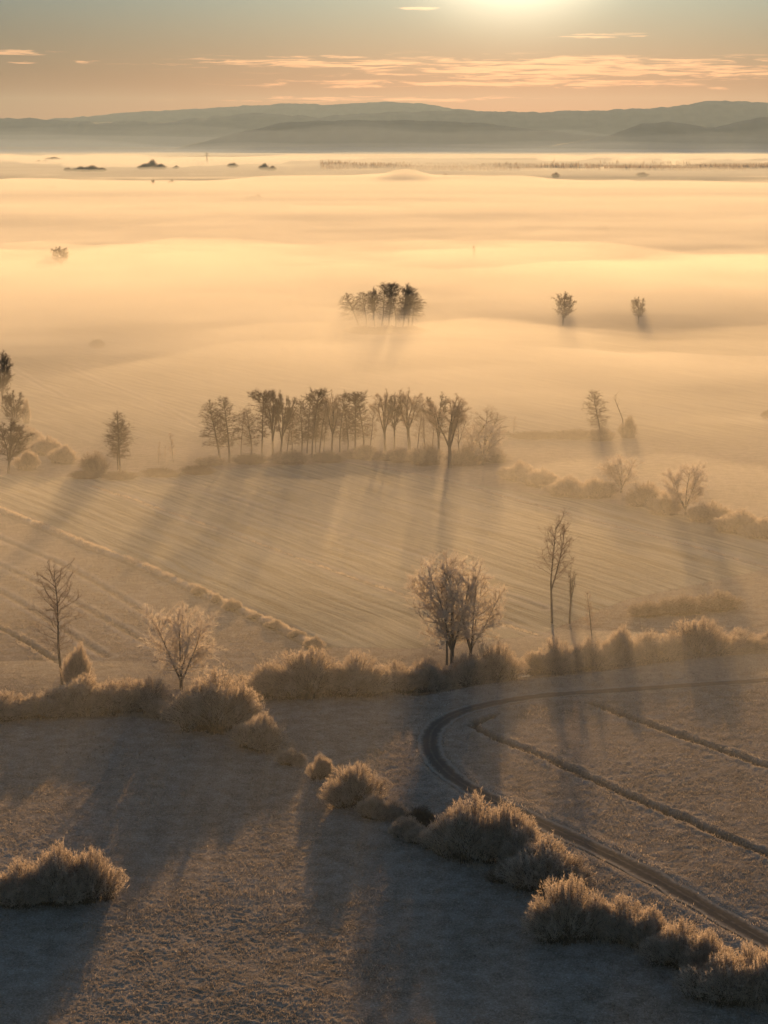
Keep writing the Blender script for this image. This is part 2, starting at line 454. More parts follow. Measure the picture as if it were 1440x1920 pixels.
M_HILL = plain_mat('airlight_hillside', (.04, .06, .09), (.07, .095, .125), .012)  # blue airlight of the distance is put into the hill colour
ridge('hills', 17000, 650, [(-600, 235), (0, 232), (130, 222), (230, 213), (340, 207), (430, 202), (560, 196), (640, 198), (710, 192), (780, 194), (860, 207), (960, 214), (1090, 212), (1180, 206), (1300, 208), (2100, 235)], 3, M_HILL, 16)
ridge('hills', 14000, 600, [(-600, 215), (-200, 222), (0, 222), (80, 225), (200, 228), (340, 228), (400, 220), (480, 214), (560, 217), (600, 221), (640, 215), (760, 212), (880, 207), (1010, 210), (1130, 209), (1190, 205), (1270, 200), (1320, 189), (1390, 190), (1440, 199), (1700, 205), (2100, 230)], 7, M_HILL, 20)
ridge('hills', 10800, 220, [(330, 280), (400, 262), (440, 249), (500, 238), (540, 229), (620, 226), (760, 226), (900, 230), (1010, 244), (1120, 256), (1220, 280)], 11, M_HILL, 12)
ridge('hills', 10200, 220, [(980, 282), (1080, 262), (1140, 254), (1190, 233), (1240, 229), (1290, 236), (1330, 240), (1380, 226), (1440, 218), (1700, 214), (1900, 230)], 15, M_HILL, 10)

# ------------------------------------------------------------------ tree building
def unit(v): return v / (np.linalg.norm(v, axis=-1, keepdims=True) + 1e-9)


def tubes(segs, n):
    """segs: array (k,8) of p0 p1 r0 r1 -> verts, quad faces"""
    S = np.asarray(segs, float); k = len(S)
    p0, p1, r0, r1 = S[:, :3], S[:, 3:6], S[:, 6], S[:, 7]
    d = unit(p1 - p0); ref = np.where(np.abs(d[:, 2:3]) > .9, np.array([[1., 0, 0]]), np.array([[0, 0, 1.]]))
    a = unit(np.cross(d, ref)); b = np.cross(d, a)
    th = np.arange(n) * 2 * math.pi / n
    ring = a[:, None] * np.cos(th)[None, :, None] + b[:, None] * np.sin(th)[None, :, None]
    V = np.concatenate([p0[:, None] + ring * r0[:, None, None], p1[:, None] + ring * r1[:, None, None]], 1).reshape(-1, 3)
    j = np.arange(n); q = np.stack([j, (j + 1) % n, n + (j + 1) % n, n + j], 1)
    Fc = (q[None] + (np.arange(k) * 2 * n)[:, None, None]).reshape(-1, 4)
    return V, Fc


def slivers(P, D, Ln, W, rng):
    side = unit(np.cross(D, unit(rng.normal(size=P.shape)))) * (W * .5)[:, None]
    bend = unit(rng.normal(size=P.shape)) * (Ln * .12)[:, None]
    V = np.stack([P - side, P + side, P + D * Ln[:, None] + bend], 1).reshape(-1, 3)
    return V, np.arange(len(V)).reshape(-1, 3)


def join(parts):
    """[(verts, faces)] -> V, loops, starts, totals"""
    Vs = []; lo = []; to = []; off = 0
    for V, Fc in parts:
        if len(V) == 0: continue
        Vs.append(V); lo.append((Fc + off).ravel()); to.append(np.full(len(Fc), Fc.shape[1])); off += len(V)
    to = np.concatenate(to); return np.concatenate(Vs), np.concatenate(lo), np.concatenate([[0], np.cumsum(to)[:-1]]), to


def grow_path(rng, p, d, Ln, n, up, wob):
    pts = [p]; d = d.copy()
    for k in range(n):
        d = d + wob * rng.normal(size=3) + np.array([0, 0, up / n]); d = d / np.linalg.norm(d)
        p = p + d * Ln / n; pts.append(p)
    return pts


def segs_of(pts, r0, r1):
    n = len(pts) - 1
    return [np.concatenate([pts[i], pts[i + 1], [r0 + (r1 - r0) * i / n, r0 + (r1 - r0) * (i + 1) / n]]) for i in range(n)]


def tree_meshes(name, seed, Ht=20.0, R=4.0, leaders=1, split=.3, spread=.25, start=.3, n1=60, elev=(0, 45), up1=.25, prof=None, n2=5, n3=0, twigs=6000, tl=(.4, 1.0), tw=.035,
                tup=.2, rad=.28, mat=None, wob=.03, gnarl=.1):
    rng = np.random.default_rng(seed); trunk = []; br = []; tw_seg = []
    prof = prof or (lambda t: 1.0)
    lead = []
    if leaders == 1:
        pts = grow_path(rng, np.zeros(3), np.array([rng.normal() * .02, rng.normal() * .02, 1.]), Ht * .98, 14, .25, wob)
        lead.append((pts, rad, .02, 0.0))
    else:
        pts = grow_path(rng, np.zeros(3), np.array([0, 0, 1.]), Ht * split, 5, .1, wob)
        trunk += segs_of(pts, rad, rad * .8)
        a0 = rng.uniform(0, 6.28)
        for k in range(leaders):
            a = a0 + k * 6.283 / max(1, leaders - 1) + rng.normal() * .25; s = spread * (rng.uniform(.6, 1.25) if k else .12)
            b = pts[-1] if k % 2 == 0 else pts[-2]
            l = grow_path(rng, b, unit(np.array([math.cos(a) * s, math.sin(a) * s, 1.])), (Ht - b[2]) * (rng.uniform(.78, .95) if k else 1.0), 10, .35, wob * 1.4)
            lead.append((l, rad * .62, .02, split))
    for pts, r0, r1, s0 in lead:
        trunk += segs_of(pts, r0, r1)
        n = len(pts) - 1; az = rng.uniform(0, 6.28)
        m1 = max(6, n1 // len(lead))
        for k in range(m1):
            t = (start if leaders == 1 else .12) + (.985 - (start if leaders == 1 else .12)) * (k + rng.uniform(0, .9)) / m1
            f = t * n; i = min(int(f), n - 1); p = pts[i] + (pts[i + 1] - pts[i]) * (f - i)
            hz = p[2] / Ht; az += 2.4 + rng.normal() * .4
            if leaders > 1:   # outwards from the tree axis more often than inwards
                oa = math.atan2(p[1], p[0]); az2 = oa + rng.normal() * 1.2
            else: az2 = az
            Ln = R * prof(hz) * rng.uniform(.65, 1.1)
            if Ln < .25: continue
            e = math.radians(elev[0] + (elev[1] - elev[0]) * hz + rng.normal() * 8)
            d = np.array([math.cos(az2) * math.cos(e), math.sin(az2) * math.cos(e), math.sin(e)])
            rb = min(.10, .028 * Ln ** .7 + .012) * (rad / .28)
            b1 = grow_path(rng, p, d, Ln, 5, up1, gnarl)
            s1 = segs_of(b1, rb, .012); br += s1; tw_seg += s1[2:]
            for q in range(max(2, int(n2 * (Ln / R) ** .5 + .5))):
                f2 = rng.uniform(.25, 1.0) * 5; i2 = min(int(f2), 4); p2 = b1[i2] + (b1[i2 + 1] - b1[i2]) * (f2 - i2)
                d2 = unit(unit(b1[i2 + 1] - b1[i2]) + .75 * rng.normal(size=3)); L2 = Ln * rng.uniform(.22, .5)
                b2 = grow_path(rng, p2, d2, L2, 3, up1, gnarl); s2 = segs_of(b2, rb * .45, .008); br += s2; tw_seg += s2
                for q3 in range(n3):
                    i3 = rng.integers(1, 3); d3 = unit(unit(b2[i3 + 1] - b2[i3]) + .7 * rng.normal(size=3))
                    b3 = grow_path(rng, b2[i3], d3, L2 * .55, 2, up1, gnarl); s3 = segs_of(b3, rb * .25, .006); br += s3; tw_seg += s3
    S = np.array(tw_seg); ln = np.linalg.norm(S[:, 3:6] - S[:, :3], axis=1)
    idx = rng.choice(len(S), twigs, p=ln / ln.sum()); f = rng.uniform(0, 1, twigs)[:, None]
    P = S[idx, :3] + (S[idx, 3:6] - S[idx, :3]) * f
    D = unit(unit(S[idx, 3:6] - S[idx, :3]) + .7 * rng.normal(size=(twigs, 3)) + np.array([0, 0, tup]))
    tv = slivers(P, D, rng.uniform(tl[0], tl[1], twigs), np.full(twigs, tw) * rng.uniform(.6, 1.2, twigs), rng)
    T = np.array(trunk); T[0, 2] -= .6
    mt = mesh_from(name + '_trunk', *join([tubes(T, 7)]), M_BARK, True)
    B = np.array(br); cb = tubes(B, 3)
    mc = mesh_from(name + '_crown', *join([cb, tv]), mat)
    return mt, mc


def bush_meshes(name, seed, lobes=6, n=16000, mat=None, tl=(.18, .40), tw=.03, shoots=1300, **kw):
    """nominal bush : about 6.4 m wide, 4.6 deep, 4 m tall ; many shoots fan out from low stools, each a plume of twigs"""
    rng = np.random.default_rng(seed)
    L = []
    for k in range(lobes):
        a = rng.uniform(0, 6.28); r = rng.uniform(.1, 1) ** .6
        L.append((2.1 * r * math.cos(a), 1.3 * r * math.sin(a), rng.uniform(2.2, 4.2) * (1 - .36 * r), rng.uniform(1.2, 2.1)))
    L += [(-1.9, .1, 2.1, 1.6), (1.9, -.1, 2.3, 1.6), (0, -.8, 2.6, 1.8), (.3, .7, 3.2, 1.8)]
    L = np.array(L); w = L[:, 3] ** 2; k = rng.choice(len(L), shoots, p=w / w.sum())
    base = np.stack([L[k, 0] * .7, L[k, 1] * .7, np.full(shoots, -.25)], 1) + rng.normal(size=(shoots, 3)) * np.array([.3, .3, 0])
    a = rng.uniform(0, 6.28, shoots); q = rng.uniform(0, 1, shoots) ** .5
    tip = np.stack([L[k, 0] + np.cos(a) * q * L[k, 3], L[k, 1] + np.sin(a) * q * L[k, 3] * .85, L[k, 2] * np.sqrt(np.maximum(.06, 1 - .85 * q * q)) * rng.uniform(.86, 1.02, shoots) * np.where(rng.uniform(0, 1, shoots) < .04, 1.1, 1)], 1)
    bow = (tip - base) * np.array([.18, .18, 0]); mid = (base + tip) / 2 - bow * .6 + np.array([0, 0, .18]) * np.linalg.norm(tip - base, axis=1)[:, None] * .6
    sg = [np.concatenate([np.concatenate([base, mid], 1), np.full((shoots, 1), .022), np.full((shoots, 1), .014)], 1), np.concatenate([np.concatenate([mid, tip], 1), np.full((shoots, 1), .014), np.full((shoots, 1), .004)], 1)]
    ms = mesh_from(name + '_stems', *join([tubes(np.concatenate(sg), 3)]), M_STEM)
    i = rng.integers(0, shoots, n); t = .15 + .85 * rng.uniform(0, 1, n) ** .5; t = t[:, None]
    P = (1 - t) ** 2 * base[i] + 2 * t * (1 - t) * mid[i] + t * t * tip[i]; axis = unit(2 * (1 - t) * (mid[i] - base[i]) + 2 * t * (tip[i] - mid[i]))
    D = unit(axis + 1.2 * rng.normal(size=(n, 3)) + np.array([0, 0, .1])); Ln = rng.uniform(tl[0], tl[1], n) * (1.15 - .45 * t[:, 0])
    P[:, 2] = np.maximum(P[:, 2], .02)
    mc = mesh_from(name + '_crown', *join([slivers(P, D, Ln, np.full(n, tw) * rng.uniform(.5, 1.3, n), rng)]), mat)
    return ms, mc


oval = lambda a, b: (lambda t: max(.08, math.sin(math.pi * min(1, max(0, (t - a) / (b - a))) ** .8) ** .7))
cone = lambda t: max(.1, (1.05 - t) ** .6)
PROTO = {}


def proto(key, maker, names, nominal):
    PROTO[key] = (maker, names, nominal)


T2 = ('trunk', 'crown'); B2 = ('stems', 'crown')
for s in range(4):
    proto(f'alder{s}', tree_meshes(f'alder{s}', 100 + s, 20, 3.7, start=.24, n1=105, elev=(-14, 40), up1=.10, prof=lambda t: max(.16, min(1, (1.05 - t) * 2.3) ** .7 * min(1, .5 + t * .9)), n2=7, n3=1, twigs=11000, tl=(.3, .75), tw=.027, mat=M_TWIG, rad=.27, gnarl=.13), T2, (20, 7.2))
for s in range(2):
    proto(f'tuft{s}', tree_meshes(f'tuft{s}', 120 + s, 20, 4.0, start=.3, n1=95, elev=(-8, 38), up1=.12, prof=lambda t: (.32 + .2 * math.sin(t * 31) ** 2) if t < .76 else max(.25, min(1, (1.03 - t) * 6)), n2=8, n3=1, twigs=14000, tl=(.3, .7), tw=.034, mat=M_TWIG, rad=.27, gnarl=.13), T2, (20, 7.4))
for s in range(4):
    proto(f'broom{s}', tree_meshes(f'broom{s}', 140 + s, 20, 3.4, leaders=4 + s % 2, split=.34, spread=.19, n1=84, elev=(25, 62), up1=.4, prof=lambda t: max(.2, min(1, (t - .26) * 3.2) * min(1, (1.07 - t) * 2.1)), n2=8, n3=2, twigs=15000, tl=(.35, .95), tw=.024, tup=.25, mat=M_RIME if s % 2 else M_TWIG, rad=.34, gnarl=.14), T2, (20, 8.4))
for s in range(3):
    proto(f'bare{s}', tree_meshes(f'bare{s}', 160 + s, 20, 5.4, leaders=1 if s != 1 else 2, split=.42, spread=.18, start=.25, n1=46, elev=(18, 52), up1=.2, prof=lambda t: .95 - .6 * abs(t - .55), n2=6, n3=2, twigs=3800, tl=(.3, .9), tw=.02, tup=.2, mat=M_RIME, rad=.24, gnarl=.15), T2, (20, 8))
for s in range(3):
    proto(f'willow{s}', tree_meshes(f'willow{s}', 183 + 3 * s, 14, 4.6, leaders=5, split=.16, spread=.55, n1=95, elev=(-5, 60), up1=.25, prof=lambda t: max(.45, min(1, t * 3.6) * min(1, (1.1 - t) * 3.2)), n2=9, n3=2, twigs=34000, tl=(.3, .8), tw=.027, tup=.1, mat=M_WHITE, rad=.34, gnarl=.14), T2, (14, 12.5))
for s in range(2):
    proto(f'egg{s}', tree_meshes(f'egg{s}', 191 + s, 16, 3.4, leaders=4, split=.2, spread=.17, n1=90, elev=(10, 60), up1=.25, prof=lambda t: max(.3, min(1, t * 3) * min(1, (1.08 - t) * 2.6)), n2=8, n3=2, twigs=20000, tl=(.3, .8), tw=.03, tup=.15, mat=M_TWIG, rad=.3, gnarl=.14), T2, (16, 9))
proto('pollard', tree_meshes('pollard', 201, 14, 3.0, leaders=4, split=.58, spread=.3, n1=20, elev=(45, 70), up1=.4, prof=lambda t: .8, n2=4, twigs=1200, tl=(.3, .8), tw=.03, mat=M_TWIG, rad=.32), T2, (14, 5))
for s in range(2):
    proto(f'snag{s}', tree_meshes(f'snag{s}', 205 + s, 14, 3.4, leaders=1 + s, split=.55, spread=.5, start=.45, n1=7, elev=(15, 50), up1=.3, prof=lambda t: .8, n2=2, twigs=120, tl=(.2, .5), tw=.03, mat=M_TWIG, rad=.28, wob=.09, gnarl=.22), T2, (14, 5))
proto('sapling0', tree_meshes('sapling0', 209, 10, 1.7, start=.2, n1=26, elev=(25, 60), up1=.3, prof=lambda t: 1.1 - .6 * t, n2=4, twigs=1500, tl=(.25, .7), tw=.03, mat=M_RIME, rad=.11), T2, (10, 3))
for s in range(5):
    proto(f'bush{s}', bush_meshes(f'bush{s}', 300 + s, lobes=5 + s, n=46000, mat=M_FROST), B2, (4.0, 6.4))
for s in range(3):
    proto(f'shrub{s}', bush_meshes(f'shrub{s}', 320 + s, lobes=5, n=9000, mat=M_RIME, tw=.05), B2, (4.0, 6.4))
proto('thicket0', bush_meshes('thicket0', 330, lobes=8, n=9000, mat=M_TWIG, tw=.06), B2, (4.0, 6.4))
USED = set()
rnd = random.Random(4)


def place(key, name, x, base, top, wpx, label, cat='tree', group=None, lean=0.0, rot=None):
    (m1, m2), names, (nh, nw) = PROTO[key]
    gx, gy, mpp = at(x, base)
    if group and ('long row' in group or 'copse' in group): wpx *= 1.38
    dep = math.atan2(H, gy)
    hh = (base - top) * mpp / math.cos(dep); ww = wpx * mpp
    if 'shrub' in key or 'bush' in key or 'thicket' in key:   # a bush's own depth takes part of the height in the picture
        hh = max(.5, ((base - top) * mpp - .25 * ww * .7 * math.sin(dep)) / math.cos(dep))
    r = bpy.data.objects.new(name, None); COL.objects.link(r)
    r.empty_display_size = .5
    r.location = (gx, gy, gz(gx, gy) - .05)
    if key[:4] == 'bush': ww *= 1.22 + .28 * float(bool(group) and ('hedge' in group or 'right-hand' in group)); hh *= rnd.uniform(1.05, 1.3)
    if name == 'far_tree': hh *= 1.0
    sx = ww / nw
    flip = rnd.choice((-1, 1)); rz = (rot if rot is not None else rnd.uniform(-.35, .35) if nh < 5 else rnd.uniform(0, 6.28))
    r.scale = (sx, sx if nh > 5 else sx * .95, hh / nh)
    r.rotation_euler = (0, math.radians(lean), rz if nh < 5 else 0)
    for nm, me in zip(names, (m1, m2)):
        o = bpy.data.objects.new(nm, me); COL.objects.link(o); o.parent = r
        if nh > 5: o.rotation_euler = (0, 0, rz)
    return tag(r, label, cat, group)


# ------------------------------------------------------------------ the trees and bushes, far to near
exec_rows = []
def T(key, x, base, top, w, label, name=None, cat='tree', group=None, lean=0, rot=None):
    name = name or {'alde': 'bare_alder', 'tuft': 'bare_tree', 'broo': 'bare_tree', 'egg0': 'bare_tree', 'egg1': 'bare_tree', 'bare': 'bare_tree', 'will': 'frosty_tree', 'poll': 'pollarded_tree', 'snag': 'dead_tree', 'sapl': 'sapling',
                    'bush': 'frosty_bush', 'shru': 'shrub', 'thic': 'thicket'}[key[:4]]
    if name in ('frosty_bush', 'shrub', 'thicket') and cat == 'tree': cat = 'bush'
    place(key, name, x, base, top, w, label, cat, group, lean, rot)


G = 'bare trees in the long row across the field'
T('alder0', 413, 865, 752, 46, 'slim conical alder at the left end of the long tree row', group=G, lean=-4)
T('alder1', 430, 868, 745, 44, 'conical alder with thick trunk, second from left in the long tree row', group=G, lean=1)
T('alder2', 471, 860, 768, 34, 'shorter thin tree left of the dark tufted tree in the row', group=G, lean=1)
T('tuft0', 491, 857, 737, 42, 'tree with dense dark tuft at its top in the row', group=G)
T('broom0', 511, 862, 733, 44, 'rounded broom-crowned tree right beside the dark tufted tree', group=G, lean=1)
T('broom2', 524, 866, 736, 40, 'round-headed tree with fine pale twigs just right of another in the row', group=G, lean=4)
T('alder3', 566, 858, 748, 34, 'narrow tree leaning left at left side of the tight middle cluster', group=G, lean=-3)
T('alder0', 576, 852, 742, 30, 'thin straight tree behind the tight middle cluster of the row', group=G)
T('tuft1', 585, 860, 735, 36, 'tallest tree of the tight middle cluster with dark full top', group=G)
T('alder2', 599, 853, 746, 32, 'thin tree leaning right at right side of the middle cluster', group=G, lean=3)
T('broom1', 622, 856, 737, 40, 'tree with round open crown, just right of the middle cluster', group=G)
T('alder1', 637, 850, 740, 32, 'slender tree close beside the round open-crowned tree of the row', group=G, lean=1)
T('tuft0', 666, 850, 740, 40, 'dark-topped tree with spreading flat branches in mid row', group=G, lean=-1)
T('alder3', 681, 846, 745, 36, 'thin tree with drooping side branches right of the dark flat-topped one', group=G, lean=1)
T('broom3', 722, 848, 733, 44, 'two-stemmed tree with rounded hazy top left of the V-shaped tree', group=G, lean=-3)
T('broom0', 740, 848, 738, 34, 'thin upright tree crossing stems with its two-stemmed neighbour', group=G)
T('broom1', 768, 846, 730, 58, 'tree forking low into a wide V with two round heads', group=G)
T('bare0', 797, 850, 758, 30, 'thin pale tree between the V-shaped tree and the big dark one', group=G, lean=2)
T('broom2', 824, 856, 738, 44, 'tall tree with upswept branches left of the big dark one', group=G, lean=-2)
T('broom3', 843, 878, 742, 66, 'biggest dark-trunked tree, nearest of the long row, near its right end', group=G)
T('snag1', 880, 858, 768, 56, 'bare tree leaning strongly to the right near row end', group=G, lean=24)
T('bare1', 912, 860, 772, 50, 'pale frosted tree with open twigs at right end of row', group=G, lean=3)
T('willow1', 905, 872, 800, 60, 'pale frosted low tree under the right end of the row', group=G)
for x, b, t, w, k, l in [(452, 862, 775, 26, 'bare0', 'thin faint tree between conical pair and dark tufted tree'), (538, 860, 770, 30, 'bare2', 'low leaning tree right of the pale round-headed tree'), (548, 856, 764, 24, 'alder1', 'thin tree left of the middle cluster leaning away'),
                         (592, 850, 752, 22, 'alder3', 'thin trunk squeezed within the middle cluster'), (607, 852, 756, 22, 'bare0', 'thin pale trunk right of the middle cluster'), (652, 850, 762, 34, 'alder2', 'bushy-sided tree left of the dark flat-topped one'),
                         (694, 850, 765, 26, 'bare2', 'thin tree filling the gap before the two-stemmed tree'), (782, 852, 762, 24, 'bare0', 'thin upright tree just right of the V-shaped tree'), (810, 856, 775, 26, 'bare2', 'low thin tree before the tall upswept one'), (862, 862, 778, 34, 'bare1', 'half hidden tree right behind the biggest dark trunk')]:
    T(k, x, b, t, w, l, name='bare_tree', group=G)
T('sapling0', 963, 812, 781, 12, 'small bare sapling standing clear right of the long row', group=G)
GU = 'dark undergrowth beneath the long tree row'
for x, b, t, w, l in [(395, 872, 846, 70, 'leftmost dark shrub under the long tree row'), (468, 870, 842, 80, 'dark shrub under the dark tufted tree'), (545, 870, 832, 90, 'tall dark shrub left of the middle cluster of the row'),
                      (612, 868, 838, 80, 'dark shrub at the feet of the middle cluster'), (682, 862, 826, 90, 'dark shrub below the flat-topped tree of the row'), (745, 866, 830, 90, 'dark shrub below the V-shaped tree'),
                      (800, 872, 815, 80, 'tall dark shrub between the V-shaped and the biggest tree'), (872, 872, 818, 80, 'dark shrub right of the biggest tree of the row'), (925, 866, 830, 70, 'dark shrub at the right end of the row')]:
    T(['thicket0', 'shrub0', 'shrub1'][int(x) % 3], x, b, t, w, l, group=GU)
# island copse
G = 'trees of the island copse in the mist'
for i, (x, b, t, w, ln, l) in enumerate([(674, 612, 546, 44, -14, 'leftmost tree of the misty copse, leaning left'), (688, 614, 544, 34, -6, 'second tree from left in the misty copse, thin and leaning'),
                                         (703, 615, 538, 34, -2, 'misty copse tree just left of its tallest trees'), (716, 614, 532, 34, 0, 'tall misty copse tree left of the centre pair'),
                                         (729, 616, 530, 34, 1, 'tallest upright tree near the middle of the misty copse'), (742, 616, 531, 34, 1, 'tall misty copse tree just right of its middle'),
                                         (755, 618, 531, 36, 3, 'misty copse tree with full round top right of centre'), (765, 616, 538, 40, 7, 'misty copse tree second from the right, leaning right'), (772, 612, 548, 40, 13, 'rightmost tree of the misty copse, leaning right')]):
    T(['alder0', 'alder1', 'broom2', 'alder3', 'tuft1', 'alder2', 'egg1', 'alder1', 'alder0'][i], x, b, t, w * .92, l, group=G, lean=ln)
for x, b, t, w, l in [(680, 624, 604, 60, 'added shade-casting undergrowth at left foot of the misty copse'), (725, 625, 602, 70, 'added shade-casting undergrowth at the middle foot of the misty copse'), (765, 624, 604, 60, 'added shade-casting undergrowth at right foot of the misty copse')]:
    T('thicket0', x, b, t, w, l, group='added undergrowth shading the misty copse')  # low thickets added to deepen the shadow below the copse
# left side
T('alder2', 226, 884, 769, 58, 'lone conical alder with drooping branches left of the long row', lean=0)
T('alder1', 221, 880, 790, 44, 'slim tree half hidden behind the lone conical alder at left', lean=-1)
T('sapling0', 325, 868, 811, 22, 'thin crooked sapling between the lone alder and the long row', lean=2)
T('sapling0', 297, 872, 828, 12, 'thin pole-like sapling just right of the lone alder')
T('sapling0', 309, 868, 836, 8, 'shortest faint sapling standing between two thin saplings')
T('egg1', 4, 768, 660, 56, 'dark tall tree cut by the left edge of the picture')
T('egg0', 28, 814, 734, 52, 'round-crowned tree near left edge below the cut-off dark tree')
T('egg1', 16, 886, 788, 84, 'wide dark tree at left edge beside pale frosty bushes')
for x, b, t, w, k, l in [(52, 830, 790, 50, 'bush0', 'pale frosty bush right of the wide dark tree at left edge'), (85, 852, 808, 60, 'bush1', 'largest pale frosty bush of the group by the left edge'),
                         (118, 868, 828, 56, 'bush2', 'pale frosty bush at the right end of the left-edge group'), (50, 880, 835, 44, 'bush3', 'low frosty bush in front of the left-edge group'), (50, 795, 745, 16, 'bush4', 'narrow tall frosty bush by the round-crowned left tree')]:
    T(k, x, b, t, w, l, group='pale frosty bushes by the left edge')
T('shrub2', 178, 886, 828, 66, 'faint brown shrub left of the lone conical alder')
for x, b, t, w, l in [(160, 896, 872, 70, 'low dark shrub at left end of the field-edge band'), (225, 898, 874, 80, 'low dark shrub at the foot of the lone alder'), (300, 892, 868, 90, 'low dark shrub beneath the thin saplings'), (370, 888, 862, 80, 'low dark shrub between saplings and the long row')]:
    T('thicket0', x, b, t, w, l, group='low shrubs along the field edge')
# right of the row
T('alder3', 1125, 822, 732, 52, 'conical tree with frosty tiers beside a dead snag at right', lean=0)
T('snag0', 1170, 815, 733, 30, 'dead crooked snag right of the tiered conical tree', lean=2)
T('shrub0', 1178, 822, 768, 40, 'hazy shrub at the foot of the dead snag')
T('shrub1', 1128, 826, 790, 60, 'hazy shrub at the foot of the tiered conical tree')
T('thicket0', 1075, 822, 796, 120, 'long low dark thicket left of the tiered conical tree')
T('thicket0', 1000, 822, 800, 110, 'low dark thicket right of the end of the long tree row')
T('willow0', 1165, 925, 862, 84, 'frosty many-stemmed tree left of the round-headed willow')
T('willow2', 1285, 968, 880, 92, 'round-headed frosty willow with dark forked trunk at right')
for x, b, t, w, k, l in [(972, 900, 857, 58, 'bush0', 'leftmost round frosty bush in the row below the long trees'), (1012, 912, 876, 56, 'bush1', 'frosty bush second from left in the right-hand row'),
                         (1065, 930, 892, 66, 'bush2', 'frosty bush midway between the row end and the many-stemmed tree'), (1115, 935, 890, 66, 'bush3', 'frosty bush touching the many-stemmed tree on its left'),
                         (1212, 950, 902, 60, 'bush4', 'frosty bush between the many-stemmed tree and the willow'), (1245, 965, 915, 50, 'bush0', 'frosty bush touching the willow on its left'),
                         (1330, 980, 930, 70, 'bush1', 'frosty bush right of the round-headed willow'), (1385, 1000, 955, 80, 'bush2', 'frosty bush second from the right edge, beyond the willow'), (1435, 1010, 968, 70, 'bush3', 'frosty bush cut by the right edge beyond the willow')]:
    T(k, x, b, t, w, l, group='frosty bushes along the right-hand ditch')
# misty distance
for k, x, b, t, w, l in [('egg0', 115, 505, 464, 38, 'lone dark tree in the mist at far left'), ('sapling0', 890, 492, 461, 15, 'faint narrow tree in the mist right of centre'),
                         ('egg1', 1055, 612, 549, 44, 'egg-shaped tree standing in mist at right'), ('egg0', 1197, 607, 557, 32, 'fainter egg-shaped tree further right in the mist')]:
    T(k, x, b, t, w, l)
T('thicket0', 182, 652, 628, 40, 'ghostly bush at the edge of the mist at left')
T('thicket0', 1438, 785, 762, 26, 'ghostly bush in mist cut by the right edge')
G = 'far trees rising out of the mist'
for x, b, t, w, l in [(427, 377, 366, 15, 'small round far tree, leftmost of three above the mist'), (445, 379, 371, 10, 'tiny far bush, middle one of three above the mist'), (470, 378, 364, 28, 'far broad bush beside the topmost one of three'), (484, 377, 360, 20, 'far round tree, rightmost of three above the mist'),
                      (98, 359, 344, 20, 'far faint tree at the left above the pale mist'), (287, 353, 336, 9, 'far narrow poplar-like tree left of centre'), (322, 349, 333, 16, 'far faint round tree right of the narrow one'), (450, 352, 341, 24, 'far low bush above the three small ones'),
                      (437, 315, 301, 24, 'far round tree on the pale mist strip'), (285, 317, 294, 26, 'far tall clump tree among trees by the mist strip'), (300, 318, 304, 34, 'far lower tree right of the tall clump tree'), (270, 318, 303, 26, 'far lower tree left of the tall clump tree'),
                      (150, 322, 309, 34, 'far bushy tree at left of its clump'), (172, 322, 305, 34, 'far taller tree in the clump at left'), (190, 322, 311, 26, 'far tree at right end of the left clump'), (128, 322, 311, 20, 'far tiny tree at left end of the left clump'),
                      (495, 319, 302, 22, 'far round tree left of the long wood'), (510, 320, 308, 22, 'far small tree between round tree and long wood'), (330, 317, 308, 16, 'far tiny tree right of the tall clump'),
                      (1124, 433, 419, 15, 'left twin of two small trees in bright mist'), (1135, 433, 418, 16, 'right twin of two small trees in bright mist'), (1270, 432, 422, 8, 'tiny faint tree in bright mist at right'), (1303, 431, 426, 10, 'tiny low bush in bright mist at right'),
                      (1042, 333, 319, 18, 'far small tree in front of the long grey wood'), (836, 337, 321, 14, 'far narrow tree near the fog-capped hillock'), (1205, 331, 320, 28, 'far low tree right along the long grey wood'),
                      (100, 301, 292, 36, 'far pale tree behind the dark farmstead trees'), (72, 304, 298, 12, 'far dark tree left in the farmstead group'), (84, 304, 299, 20, 'far dark low tree in the farmstead group'), (97, 303, 296, 8, 'far small pointed tree in the farmstead group')]:
    T('shrub%d' % (int(x) % 3) if w > 9 else 'broom1', x, b, t, w, l, name='far_tree', cat='tree', group=G)

